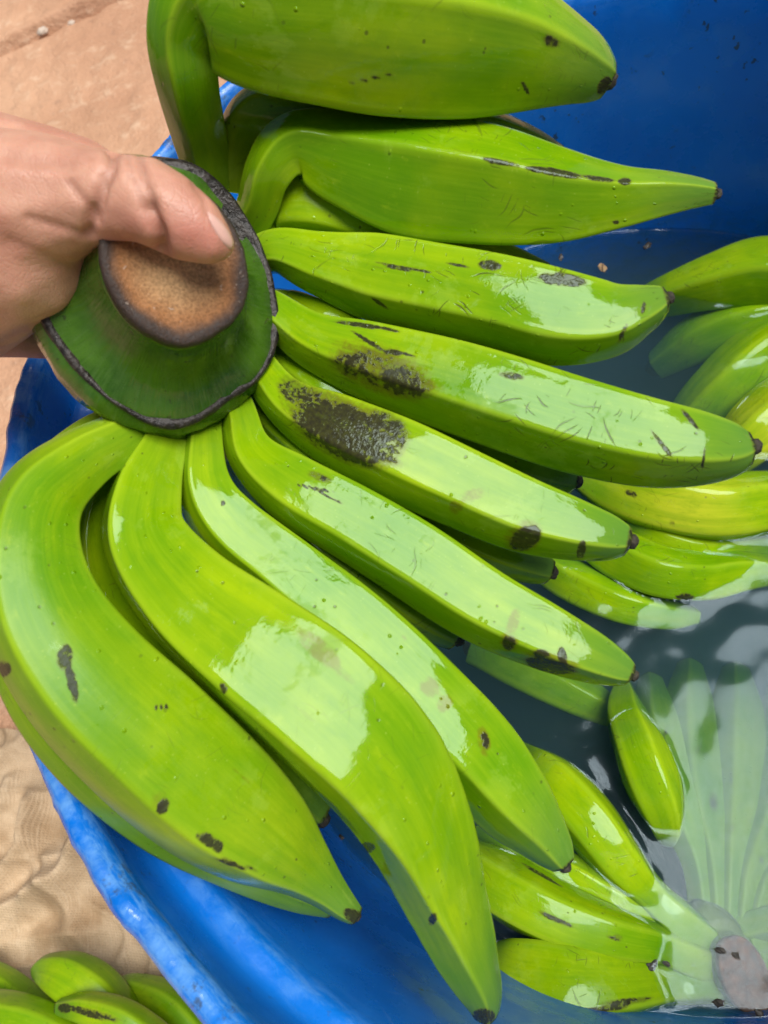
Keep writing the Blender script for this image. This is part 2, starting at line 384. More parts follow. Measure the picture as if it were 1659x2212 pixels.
def pebble(px, py, size, label):
    c, t = PZ(px, py, GZ + 0.004)
    r = size * t / FPX / 2
    bm = bmesh.new(); bmesh.ops.create_icosphere(bm, subdivisions=3, radius=1)
    sd_ = random.random() * 50
    for v in bm.verts:
        k = 1 + 0.25 * mnoise.noise(v.co * 1.6 + Vector((sd_, 0, 0)))
        v.co = Vector((v.co.x * r * k, v.co.y * r * 0.75 * k, v.co.z * r * 0.6 * k)) + c
    me = bpy.data.meshes.new('pebble'); bm.to_mesh(me); bm.free()
    me.polygons.foreach_set('use_smooth', [True] * len(me.polygons)); me.materials.append(M_PEBBLE)
    o = bpy.data.objects.new('pebble', me); COL.objects.link(o)
    tag(o, label, 'pebble', 'pebbles on the brown ground')
pebble(92, 68, 26, 'larger pale pebble lying beside the joint in the brown ground')
pebble(154, 50, 16, 'small pale pebble lying a little away from the joint in the ground')

def cloth():
    # crumpled sacking spread on the ground along the tub
    a = PZ(-330, 1570, GZ)[0]; b = PZ(470, 1610, GZ)[0]; c = PZ(-420, 2330, GZ)[0]
    ux, uy = (b - a), (c - a)
    nx, ny = 150, 190
    # ridge lines in photo pixels: polyline, height, half width
    folds = [([(-80, 1715), (40, 1650), (95, 1600)], .016, .020), ([(-60, 1905), (60, 1895), (105, 1830), (110, 1740)], .026, .018),
             ([(-60, 2010), (60, 1960), (190, 1895), (260, 1800)], .030, .024), ([(-50, 2060), (120, 2020), (250, 2010)], .012, .02),
             ([(-20, 1780), (50, 1740), (60, 1690)], .014, .014), ([(150, 1850), (190, 1960), (230, 2060)], .010, .016)]
    fl = []
    for pts, h, w in folds:
        fl.append(([np.array(PZ(x, y, GZ)[0])[:2] for x, y in pts], h, w))
    verts, uvs0 = [], []
    for j in range(ny + 1):
        for i in range(nx + 1):
            u, v = i / nx, j / ny
            e = 0.02 * mnoise.noise((u * 5, v * 5, 9))
            p = a + ux * (u + e) + uy * (v + e * .6)
            q = np.array((p.x, p.y))
            h = 0.006 + 0.008 * mnoise.noise((p.x * 14, p.y * 14, 0.3)) + 0.004 * mnoise.noise((p.x * 40, p.y * 40, 5))
            h += 0.012 * (1 - abs(mnoise.noise((p.x * 7.5 + 3, p.y * 7.5, 2.2)))) ** 7 + 0.010 * (1 - abs(mnoise.noise((p.x * 17 + 9, p.y * 17, 6.1)))) ** 6
            for seg, hh, w in fl:
                dm = 9
                for s0, s1 in zip(seg[:-1], seg[1:]):
                    dd = s1 - s0; tt = np.clip(np.dot(q - s0, dd) / np.dot(dd, dd), 0, 1)
                    dm = min(dm, np.hypot(*(q - s0 - dd * tt)))
                h += 1.7 * hh * math.exp(-(dm / w / 0.7) ** 1.5) * (0.8 + 0.5 * mnoise.noise((p.x * 20, p.y * 20, 8)))
            verts.append((p.x, p.y, GZ + 0.012 + max(h, 0.0)))
            uvs0.append((u * ux.length, v * uy.length))
    n = nx + 1
    faces = [(j * n + i, j * n + i + 1, (j + 1) * n + i + 1, (j + 1) * n + i) for j in range(ny) for i in range(nx)]
    faces = [f for f in faces if min(math.hypot(verts[k][0] - 0.1716, verts[k][1] - 0.2016) for k in f) > 0.335]
    uvs = [uvs0[k] for f in faces for k in f]
    o = mesh_obj('sacking_cloth', verts, faces, M_CLOTH, uvs=uvs)
    tag(o, 'crumpled tan woven sacking spread on the brown ground beside the blue tub', 'cloth')
cloth()

# ------------------------------------------------------------------ tub
TC = Vector((0.1716, 0.2016, 0)); R_RIM, Z_RIM, R_W = 0.3624, 0.2544, 0.318
def tub():
    prof = [  # radius, z, lip factor
        (0.0, -0.235, 0), (0.15, -0.236, 0), (0.285, -0.235, 0), (0.298, -0.225, 0), (0.306, -0.12, 0), (R_W, 0.0, 0), (0.327, 0.10, 0), (0.3345, 0.180, 0),
        (0.3385, 0.203, 0.1), (0.3405, 0.2105, 0.5), (0.3430, 0.2130, 0.5), (0.3475, 0.2142, 0.3), (0.3510, 0.2175, 0.0), (0.3522, 0.228, 0.0), (0.3518, 0.2420, 0.2),
        (0.3505, 0.2515, 0.9), (0.3535, 0.2565, 1), (0.3575, 0.2572, 1), (0.3612, 0.2545, 1), (0.3632, 0.2490, 1), (0.3636, 0.2400, 0.9), (0.3628, 0.2340, 0.6),
        (0.3588, 0.2320, 0.2), (0.3560, 0.2280, 0), (0.3520, 0.19, 0), (0.342, 0.10, 0), (0.322, -0.12, 0), (0.310, -0.262, 0), (0.302, -0.2695, 0), (0.0, -0.2695, 0)]
    ns = 720
    verts, pf, an = [], [], []
    for k, (r, z, lf) in enumerate(prof):
        for s in range(ns):
            a = 2 * math.pi * s / ns
            ca, sa = math.cos(a), math.sin(a)
            rr, zz = r, z
            if lf > 0:      # knocked-about, uneven lip
                w = mnoise.noise((ca * 6, sa * 6, 2)) * 0.0020 + mnoise.noise((ca * 22, sa * 22, z * 30)) * 0.0010 + max(0, mnoise.noise((ca * 45, sa * 45, z * 60)) - 0.35) * 0.004
                rr += w * lf; zz += lf * (mnoise.noise((ca * 9, sa * 9, 7)) * 0.0022 + mnoise.noise((ca * 40, sa * 40, 9)) * 0.0010)
            elif r > 0.2:
                rr += 0.0012 * mnoise.noise((ca * 3, sa * 3, z * 6))
            verts.append((TC.x + rr * ca, TC.y + rr * sa, zz)); pf.append(lf); an.append(abs(a - math.pi) if False else a)
    faces = []
    for k in range(len(prof) - 1):
        for s in range(ns):
            s2 = (s + 1) % ns
            faces.append((k * ns + s, k * ns + s2, (k + 1) * ns + s2, (k + 1) * ns + s))
    o = mesh_obj('water_tub', verts, faces, M_TUB, attrs={'prof': pf, 'ang': an})
    bm = bmesh.new(); bm.from_mesh(o.data); bmesh.ops.remove_doubles(bm, verts=bm.verts, dist=1e-6); bmesh.ops.recalc_face_normals(bm, faces=bm.faces); bm.to_mesh(o.data); bm.free()
    tag(o, 'large round blue plastic tub with a scuffed thick lip, filled with water', 'tub')
tub()

# ------------------------------------------------------------------ plantain fingers
def catmull(ctrl, n):
    """ctrl: list of arrays (x,y,z,w); centripetal-ish resampling by arc length"""
    c = np.array(ctrl, float)
    c = np.vstack([2 * c[0] - c[1], c, 2 * c[-1] - c[-2]])
    out = []
    for i in range(1, len(c) - 2):
        for t in np.linspace(0, 1, 24, endpoint=False):
            p0, p1, p2, p3 = c[i - 1:i + 3]
            out.append(0.5 * (2 * p1 + (p2 - p0) * t + (2 * p0 - 5 * p1 + 4 * p2 - p3) * t * t + (3 * p1 - p0 - 3 * p2 + p3) * t ** 3))
    out.append(c[-2])
    out = np.array(out)
    # light smoothing of the path
    L = np.concatenate([[0], np.cumsum(np.linalg.norm(np.diff(out[:, :3], axis=0), axis=1))])
    s = np.linspace(0, L[-1], n)
    r = np.stack([np.interp(s, L, out[:, k]) for k in range(4)], 1)
    k = max(3, n // 40)
    ker = np.hanning(2 * k + 1); ker /= ker.sum()
    pad = np.vstack([r[0] + (r[0] - r[1:k + 1][::-1]), r, r[-1] + (r[-1] - r[-k - 1:-1][::-1])])
    r = np.stack([np.convolve(pad[:, j], ker, 'valid') for j in range(4)], 1)
    r[:, 3] = np.maximum(r[:, 3], 0.0012)
    return r, L[-1]

def section(ridges, seg, poly):
    """rounded polygon with corners at the given angles (degrees, 0 = towards the camera)"""
    a = np.sort(np.radians(np.array(ridges, float)) % (2 * np.pi))
    m = 1440
    ph = np.linspace(0, 2 * np.pi, m, endpoint=False)
    r = np.ones(m)
    for k in range(len(a)):
        a0, a1 = a[k], a[(k + 1) % len(a)] + (2 * np.pi if k == len(a) - 1 else 0)
        half = (a1 - a0) / 2; mid = (a0 + a1) / 2
        d = (ph - mid + np.pi) % (2 * np.pi) - np.pi
        ins = np.abs(d) <= half
        r[ins] = math.cos(half) / np.cos(d[ins])
    r = 1 + (r - 1) * poly
    sg = int(m * 0.055 / (2 * np.pi) * 2.2)
    ker = np.hanning(2 * sg + 1); ker /= ker.sum()
    r = np.convolve(np.concatenate([r[-sg:], r, r[:sg]]), ker, 'valid')
    rid = np.zeros(m)
    for x in a:
        d = (ph - x + np.pi) % (2 * np.pi) - np.pi
        rid = np.maximum(rid, np.exp(-(d / 0.075) ** 2))
    wdt = (r * np.abs(np.sin(ph))).max()
    phs = np.pi + np.arange(seg) * 2 * np.pi / seg          # seam at the back
    return phs, np.interp(phs % (2 * np.pi), ph, r / wdt, period=2 * np.pi), np.interp(phs % (2 * np.pi), ph, rid, period=2 * np.pi)

ALL_TREES = []           # for the meniscus
def finger(parent, ctrl, ridges=(20, 95, 170, 235, 310), twist=(0.5, 0.0), rings=110, seg=48, mat=None, poly=0.75, stains=(), bruises=(), z=False, nub=True, lump=1.0, scr=0.6, name='finger', meniscus=False, flat=1.0):
    """ctrl: (px, py, depth or level, width_px)"""
    pts = []
    for idx, (x, y, d, w) in enumerate(ctrl):
        if z: p, t = PZ(x, y, d)
        else:
            if d > 0.322 and idx > 1: d = 0.322 + (d - 0.322) * (-0.35 if rings > 200 else 0.36)     # the bunch is tipped up towards the light
            p, t = P(x, y, d), d
        pts.append((p.x, p.y, p.z, w * t / FPX / 2))
    path, L = catmull(pts, rings)
    c, rad = path[:, :3], path[:, 3]
    tan = np.gradient(c, axis=0); tan /= np.linalg.norm(tan, axis=1)[:, None]
    view = np.array(CAM_POS) - c; view /= np.linalg.norm(view, axis=1)[:, None]
    nrm = view - (view * tan).sum(1)[:, None] * tan
    nrm /= np.linalg.norm(nrm, axis=1)[:, None]
    bi = np.cross(tan, nrm)
    phs, rs, rid = section(ridges, seg, poly)
    tp = np.linspace(0, 1, rings)
    sd_ = random.random() * 100
    verts = np.zeros((rings, seg, 3)); ridge = np.zeros((rings, seg))
    wob = np.array([[mnoise.noise((tp[i] * 5 + sd_, math.cos(p) * 0.9, math.sin(p) * 0.9)) for p in phs[::4]] for i in range(rings)])
    wob = np.repeat(wob, 4, axis=1)[:, :seg]
    k = np.hanning(9); k /= k.sum()
    wob = np.stack([np.convolve(np.concatenate([row[-4:], row, row[:4]]), k, 'valid') for row in wob])
    ext = np.concatenate([phs - 2 * np.pi, phs, phs + 2 * np.pi]); rs3, rid3 = np.tile(rs, 3), np.tile(rid, 3)
    rs0, rid0 = rs, rid
    for i in range(rings):
        t = tp[i]
        k_ = min(max((t - twist[0]) / (1 - twist[0]), 0), 1); tw = math.radians(twist[1]) * k_ * k_ * (3 - 2 * k_)
        rs, rid = (np.interp(phs - tw, ext, rs3), np.interp(phs - tw, ext, rid3)) if tw else (rs0, rid0)
        pf = 1.0 if t < 0.88 else 1 - 0.3 * (t - 0.88) / 0.12
        rr = (1 + (rs - 1) * pf) * rad[i] * (1 + 0.035 * lump * wob[i]) + rid * rad[i] * 0.018
        verts[i] = c[i] + (np.cos(phs) * rr * flat)[:, None] * nrm[i] + (np.sin(phs) * rr)[:, None] * bi[i]
        ridge[i] = rid * (0.5 + 0.5 * np.clip(wob[i] * 2 + 0.5, 0, 1))
    V = verts.reshape(-1, 3)
    px = to_px(V)
    facing = (np.cos(phs) > -0.25)[None, :].repeat(rings, 0).ravel()
    def paint(lst):
        out = np.zeros(len(V))
        for (x, y, rx, ry, ang, st) in lst:
            a = math.radians(ang); dx, dy = px[:, 0] - x, px[:, 1] - y
            u = (dx * math.cos(a) + dy * math.sin(a)) / rx; v = (-dx * math.sin(a) + dy * math.cos(a)) / ry
            out = np.maximum(out, st * np.clip(1.25 - (u * u + v * v) * 0.75, 0, 1) * facing)
        return out
    tpv = tp[:, None].repeat(seg, 1).ravel()
    tipdark = np.clip((tpv - 0.992) / 0.008, 0, 1) * 0.6
    stain = np.maximum(paint(stains), tipdark)
    bruise = paint(bruises)
    faces, uvs = [], []
    circ = 2 * np.pi * np.median(rad)
    for i in range(rings - 1):
        u0, u1 = tp[i] * L, tp[i + 1] * L
        for s in range(seg):
            s2 = (s + 1) % seg
            faces.append((i * seg + s, i * seg + s2, (i + 1) * seg + s2, (i + 1) * seg + s))
            v0, v1 = s / seg * circ, (s + 1) / seg * circ
            uvs += [(u0, v0), (u0, v1), (u1, v1), (u1, v0)]
    faces.append(tuple(range(seg))); uvs += [(0, 0)] * seg
    # domed end
    e = len(V); V = np.vstack([V, c[-1] + tan[-1] * rad[-1] * 0.45])
    for s in range(seg):
        faces.append(((rings - 1) * seg + s, (rings - 1) * seg + (s + 1) % seg, e)); uvs += [(L, s / seg * circ), (L, (s + 1) / seg * circ), (L, s / seg * circ)]
    o = mesh_obj(name, V, faces, mat or M_FRUIT, parent, uvs=uvs,
                 attrs={'tpos': np.append(tpv, 1), 'stain': np.append(stain, 0.75), 'bruise': np.append(bruise, 0), 'ridge': np.append(ridge.ravel(), 0), 'scr': np.full(len(V), scr)})
    if meniscus: ALL_TREES.append((V, faces))
    if nub:      # dried flower remnant at the blunt end
        m = 12; vv, ff = [], []
        rn = rad[-1] * 0.48
        for j, (h, k) in enumerate(((-0.5, 1.02), (0.1, 1.04), (0.5, 0.86), (0.75, 0.45))):
            for s in range(m):
                a = 2 * math.pi * s / m
                q = rn * k * (1 + 0.22 * mnoise.noise((s * 1.7 + sd_, j * 1.3, 0)))
                vv.append(c[-1] + tan[-1] * (rad[-1] * 0.30 + rn * (h + 0.25 * mnoise.noise((s * 2.1, sd_, j))) ) + nrm[-1] * q * math.cos(a) + bi[-1] * q * math.sin(a))
        for j in range(3):
            for s in range(m): ff.append((j * m + s, j * m + (s + 1) % m, (j + 1) * m + (s + 1) % m, (j + 1) * m + s))
        ff.append(tuple(range(3 * m, 4 * m))); ff.append(tuple(range(m))[::-1])
        mesh_obj('flower_end', vv, ff, M_TIP, o)
    return o

def crown(parent, ring_c, face_c, rx_face, rx_ring, stretch=1.15, up=None, cut_mat=None):
    ax = (face_c - ring_c); Ln = ax.length; ax = ax / Ln
    upv = up or (CAM_ROT @ Vector((-0.25, 1, 0)))
    e2 = (upv - ax * upv.dot(ax)).normalized(); e1 = e2.cross(ax)
    m = 120
    def lathe(name, prof, mat, seed, wob, ecc=True, off=0.0):
        V, A, PR, F = [], [], [], []
        for k, (s, r, pr, w) in enumerate(prof):
            for i in range(m):
                a = 2 * math.pi * i / m
                q = r * (1 + w * wob * mnoise.noise((math.cos(a) * 1.4 + seed, math.sin(a) * 1.4, k * 0.15)) + w * (0.10 if name == 'dried_rim' else 0.3) * wob * mnoise.noise((math.cos(a) * 7, math.sin(a) * 7 + seed, k * 0.5)))
                if name == 'dried_rim' and k < 2: q *= 1 - 0.035 * (1 + math.cos(a - 4.1)) * (0.6 + 0.8 * mnoise.noise((math.cos(a) * 3, math.sin(a) * 3, 5)))
                ss = s + w * 0.004 * mnoise.noise((math.cos(a) * 2, math.sin(a) * 2, seed + 3))
                base = ring_c.lerp(face_c, 1 + ss / Ln) if s > -Ln else ring_c + ax * (ss + Ln)
                V.append(base + e1 * (q * math.cos(a)) + e2 * (q * stretch * math.sin(a))); A.append(a); PR.append(pr)
        for k in range(len(prof) - 1):
            for i in range(m): F.append((k * m + i, k * m + (i + 1) % m, (k + 1) * m + (i + 1) % m, (k + 1) * m + i))
        F.append(tuple(range(m))[::-1]); F.append(tuple(range((len(prof) - 1) * m, len(prof) * m)))
        return mesh_obj(name, V, F, mat, parent, attrs={'ang': A, 'prof': PR})
    f, g = rx_face, rx_ring
    body = lathe('crown', [(-0.0035, f * 0.9, 0, .5), (-0.0035, f * 0.985, 0, .5), (-0.010, f * 1.0, .1, .5), (-0.018, f * 1.08, .2, .6), (-Ln + 0.010, f * 1.26, .4, .8), (-Ln + 0.004, g * 0.84, .6, 1), (-Ln + .002, g * 0.95, .8, 1), (-Ln - 0.001, g * 0.985, .9, 1), (-Ln - 0.005, g * 1.03, 1, 1), (-Ln - 0.012, g * 1.05, 1, 1), (-Ln - 0.022, g * 0.90, 1, .8), (-Ln - 0.028, g * 0.62, 1, .6), (-Ln - 0.034, g * 0.3, 1, .4)], M_CROWN_PALE if cut_mat else M_CROWN, 1.3, 0.09)
    cut = [(-0.006, f * 0.995, 1, .5), (-0.0015, f * 1.0, 1, .5), (0.0, f * 0.955, .96, .5)]
    for k in range(1, 13):
        q = 1 - k / 13; cut.append((-0.0022 * (1 - q ** 3), f * 0.955 * q, 0.96 * q, .5 * q))
    co = lathe('cut_face', cut, cut_mat or M_CUT, 1.3, 0.09)
    co.parent = body; co.matrix_parent_inverse = Matrix.Identity(4)
    if cut_mat: return body
    ri = lathe('dried_rim', [(-Ln + .0012, g * 0.955, 1, 1), (-Ln + .0026, g * 0.975, 1, 1), (-Ln + .0020, g * 1.0, 1, 1), (-Ln - .0010, g * 1.015, 1, 1), (-Ln - .0042, g * 1.005, 1, 1), (-Ln - .0060, g * 0.97, 1, 1)], M_RIM, 1.3, 0.09)
    ri.parent = body; ri.matrix_parent_inverse = Matrix.Identity(4)
    return body

# ------------------------------------------------------------------ the bunch held up in the hand
held = empty('plantain_bunch', P(335, 630, 0.33))
tag(held, 'bunch of glossy green plantains held by its brown cut crown above the tub', 'plantains', 'bunches of plantains')
crown(held, P(350, 634, 0.300), P(382, 566, 0.262), 0.0258, 0.0476, 1.12)
HI = dict(rings=260, seg=96)
F = finger
# front row, from the top round to the left
F(held, [(460, 395, .342, 105), (434, 295, .322, 120), (406, 170, .292, 140), (402, 85, .282, 165), (450, 25, .278, 235), (560, 48, .279, 285), (690, 58, .282, 318), (830, 75, .288, 330), (1000, 95, .296, 300), (1130, 115, .302, 240), (1230, 140, .306, 165), (1282, 160, .309, 118), (1306, 170, .311, 82)],
  scr=0.35, ridges=(62, 130, 200, 275, 335), poly=.7, **HI, stains=[(1190, 90, 22, 12, 20, .55), (1135, 190, 5, 18, -30, .6), (1305, 185, 12, 20, 30, .9), (800, 170, 60, 4, -12, .45)])
F(held, [(505, 400, .345, 80), (512, 320, .332, 90), (560, 252, .322, 120), (680, 250, .326, 140), (850, 270, .355, 140), (1020, 290, .366, 120), (1130, 310, .374, 80), (1210, 335, .380, 40)],
  ridges=(40, 110, 190, 260, 320), mat=M_FRUIT_Y, rings=160, seg=64, stains=[(1060, 275, 24, 8, 15, .8)])
F(held, [(525, 520, .342, 84), (560, 445, .325, 96), (584, 370, .312, 108), (635, 320, .310, 140), (730, 345, .316, 205), (880, 385, .328, 262), (1050, 412, .342, 255), (1200, 432, .354, 205), (1330, 432, .363, 140), (1430, 422, .370, 100), (1500, 418, .375, 68), (1543, 419, .378, 46)],
  scr=0.5, ridges=(55, 122, 195, 265, 334), poly=.9, **HI, stains=[(1080, 351, 42, 7, 8, .95), (1195, 372, 62, 8, 9, .95), (1290, 385, 40, 5, 8, .7), (1350, 392, 14, 8, 0, .8), (1300, 520, 4, 24, 30, .6), (1330, 480, 8, 4, 0, .6), (1405, 500, 30, 8, -30, .4)])
F(held, [(560, 560, .335, 70), (600, 470, .338, 100), (670, 448, .345, 150), (820, 490, .37, 130), (980, 535, .385, 120), (1100, 565, .395, 80), (1180, 585, .40, 40)], mat=M_FRUIT_Y, rings=120, seg=56)
F(held, [(530, 565, .342, 80), (600, 542, .326, 96), (690, 568, .320, 135), (800, 596, .328, 182), (930, 622, .340, 195), (1070, 652, .354, 203), (1200, 684, .366, 205), (1310, 690, .375, 169), (1385, 668, .382, 112), (1425, 650, .385, 73), (1438, 646, .387, 54)],
  scr=1.0, ridges=(22, 92, 159, 226, 294), poly=.8, **HI, stains=[(1058, 573, 24, 10, 5, .9), (1215, 604, 50, 13, 8, .85), (1190, 603, 16, 10, 0, .95), (880, 582, 70, 3, 5, .75), (860, 575, 50, 3, 10, .6), (820, 655, 22, 4, 35, .7), (990, 572, 26, 3, 10, .7), (1345, 720, 4, 24, 25, .9), (1390, 665, 4, 14, 10, .8)])
F(held, [(560, 650, .335, 60), (620, 660, .345, 80), (700, 700, .36, 110), (820, 760, .38, 110), (950, 800, .395, 100), (1050, 830, .40, 60)], rings=90, seg=48)
F(held, [(530, 630, .350, 76), (594, 675, .331, 92), (675, 732, .323, 122), (790, 772, .330, 171), (940, 818, .343, 197), (1100, 868, .358, 212), (1250, 915, .372, 214), (1390, 950, .385, 201), (1500, 965, .394, 171), (1575, 970, .400, 128), (1610, 968, .403, 90), (1620, 966, .404, 71)],
  scr=1.0, ridges=(17, 87, 159, 231, 301), poly=.8, **HI, stains=[(820, 800, 110, 42, 20, .40), (868, 822, 66, 34, 20, .62), (800, 705, 80, 4, 8, .8), (800, 740, 50, 4, 32, .8), (850, 760, 50, 4, 10, .7), (1105, 812, 28, 8, 10, .6), (1490, 905, 5, 30, -40, .7), (1430, 960, 6, 40, -38, .55), (1520, 990, 4, 26, 10, .6), (760, 790, 50, 25, 20, .5)],
  bruises=[(830, 800, 130, 55, 20, .8)])
F(held, [(545, 720, .335, 60), (600, 760, .345, 85), (700, 830, .36, 115), (850, 900, .375, 125), (1000, 960, .39, 120), (1130, 1005, .40, 105), (1210, 1030, .405, 80), (1238, 1038, .407, 62)], rings=110, seg=56)
F(held, [(515, 710, .350, 70), (560, 792, .330, 84), (622, 868, .324, 112), (720, 922, .330, 163), (850, 982, .341, 185), (990, 1046, .354, 183), (1120, 1104, .366, 172), (1230, 1138, .376, 145), (1310, 1158, .383, 110), (1347, 1166, .387, 79), (1356, 1168, .388, 66)],
  scr=0.6, ridges=(22, 94, 163, 230, 302), poly=.8, **HI, stains=[(745, 932, 118, 54, 27, .9), (690, 885, 90, 46, 25, .42), (830, 930, 60, 40, 27, .55), (1135, 1162, 34, 22, -30, .95), (1256, 1188, 9, 20, 10, .95), (640, 850, 50, 30, 40, .45)],
  bruises=[(745, 925, 150, 75, 27, .75), (1020, 1070, 34, 16, -20, .7), (985, 1095, 16, 18, 0, .8), (1130, 1160, 44, 34, -25, .8)])
F(held, [(520, 800, .336, 60), (560, 880, .348, 85), (680, 980, .365, 120), (830, 1070, .380, 125), (980, 1150, .392, 115), (1090, 1200, .40, 98), (1160, 1225, .405, 78), (1185, 1234, .407, 62)], rings=110, seg=56)
F(held, [(485, 800, .342, 70), (516, 885, .327, 80), (545, 978, .323, 112), (635, 1052, .328, 159), (765, 1125, .337, 177), (905, 1210, .349, 185), (1045, 1302, .361, 179), (1175, 1370, .372, 157), (1280, 1418, .381, 120), (1340, 1446, .386, 81), (1362, 1456, .388, 52)],
  scr=0.45, ridges=(28, 100, 168, 233, 306), poly=.85, **HI, stains=[(1100, 1388, 14, 16, 0, .8), (1190, 1438, 50, 14, 12, .95), (1215, 1420, 10, 22, -10, .8), (1170, 1415, 18, 12, 10, .7), (680, 1055, 40, 3, 12, .8), (715, 1075, 40, 3, 25, .7), (690, 1030, 30, 10, 20, .45)],
  bruises=[(1108, 1345, 14, 34, 20, .8), (1100, 1385, 22, 24, 0, .8), (1190, 1432, 66, 26, 12, .8)])
F(held, [(480, 860, .338, 60), (510, 980, .352, 80), (640, 1120, .372, 120), (790, 1240, .388, 130), (910, 1330, .40, 100), (985, 1378, .405, 60)], rings=90, seg=48)
F(held, [(445, 850, .340, 80), (440, 945, .325, 92), (446, 1050, .318, 126), (500, 1135, .318, 156), (620, 1232, .324, 172), (755, 1346, .334, 196), (890, 1475, .345, 212), (1015, 1610, .356, 212), (1110, 1730, .365, 176), (1175, 1808, .371, 116), (1206, 1850, .374, 78), (1217, 1868, .376, 52)],
  scr=0.25, ridges=(29, 99, 169, 239, 307), twist=(.6, -14), poly=.9, **HI, stains=[(1048, 1600, 9, 20, -10, .65), (482, 1087, 5, 5, 0, .9)],
  bruises=[(930, 1485, 26, 22, 45, .75), (960, 1520, 18, 22, 40, .8), (1045, 1602, 15, 32, -10, .9), (870, 1380, 10, 10, 0, .6)])
F(held, [(385, 870, .336, 90), (354, 955, .320, 100), (316, 1060, .306, 150), (316, 1165, .298, 182), (405, 1285, .292, 226), (545, 1400, .287, 268), (690, 1512, .283, 290), (815, 1640, .281, 278), (905, 1790, .284, 226), (962, 1940, .290, 172), (1008, 2060, .296, 134), (1042, 2145, .300, 90), (1052, 2190, .302, 56)],
  scr=0.15, ridges=(43, 113, 183, 247, 303), twist=(.5, -42), poly=.9, **HI, stains=[(482, 1490, 14, 5, 45, .95), (935, 1985, 8, 14, 20, .95), (795, 1830, 16, 12, 0, .6), (1045, 2195, 24, 16, 0, .8)],
  bruises=[(690, 1402, 66, 22, 42, .9), (735, 1450, 50, 14, 40, .5), (440, 1480, 20, 8, 40, .4)])
F(held, [(300, 900, .334, 60), (262, 990, .336, 70), (200, 1110, .336, 95), (215, 1270, .336, 125), (345, 1445, .342, 150), (500, 1600, .350, 158), (620, 1700, .358, 130), (690, 1765, .363, 70)], ridges=(10, 80, 150, 220, 300), rings=140, seg=60)
F(held, [(330, 905, .326, 100), (268, 945, .312, 112), (180, 995, .296, 138), (95, 1075, .282, 176), (70, 1185, .272, 206), (100, 1320, .268, 250), (195, 1460, .270, 286), (322, 1586, .276, 300), (456, 1708, .284, 284), (568, 1798, .292, 226), (645, 1862, .299, 146), (702, 1915, .304, 90), (742, 1955, .307, 62), (766, 1976, .309, 44)],
  scr=0.25, ridges=(-62, -128, -190, 95, 38), poly=.6, **HI, mat=M_FRUIT_DULL, stains=[(140, 1420, 16, 26, 10, .95), (155, 1470, 9, 44, -14, .95), (352, 1742, 12, 18, 30, .9), (445, 1812, 22, 9, 30, .95), (470, 1828, 14, 10, 40, .9), (508, 1868, 46, 6, 18, .7), (348, 1527, 17, 4, 0, .9), (8, 1445, 16, 16, 0, .9), (765, 1980, 24, 14, 30, .9)],
  bruises=[(345, 1725, 22, 36, 20, .5), (520, 1675, 40, 6, 35, .6)])
F(held, [(290, 890, .338, 60), (190, 950, .330, 90), (90, 1060, .318, 110), (50, 1250, .305, 140), (85, 1450, .300, 170), (205, 1615, .302, 185), (365, 1745, .308, 185), (520, 1842, .316, 150), (640, 1915, .322, 100), (720, 1958, .328, 50)], mat=M_FRUIT_DULL, rings=140, seg=60)

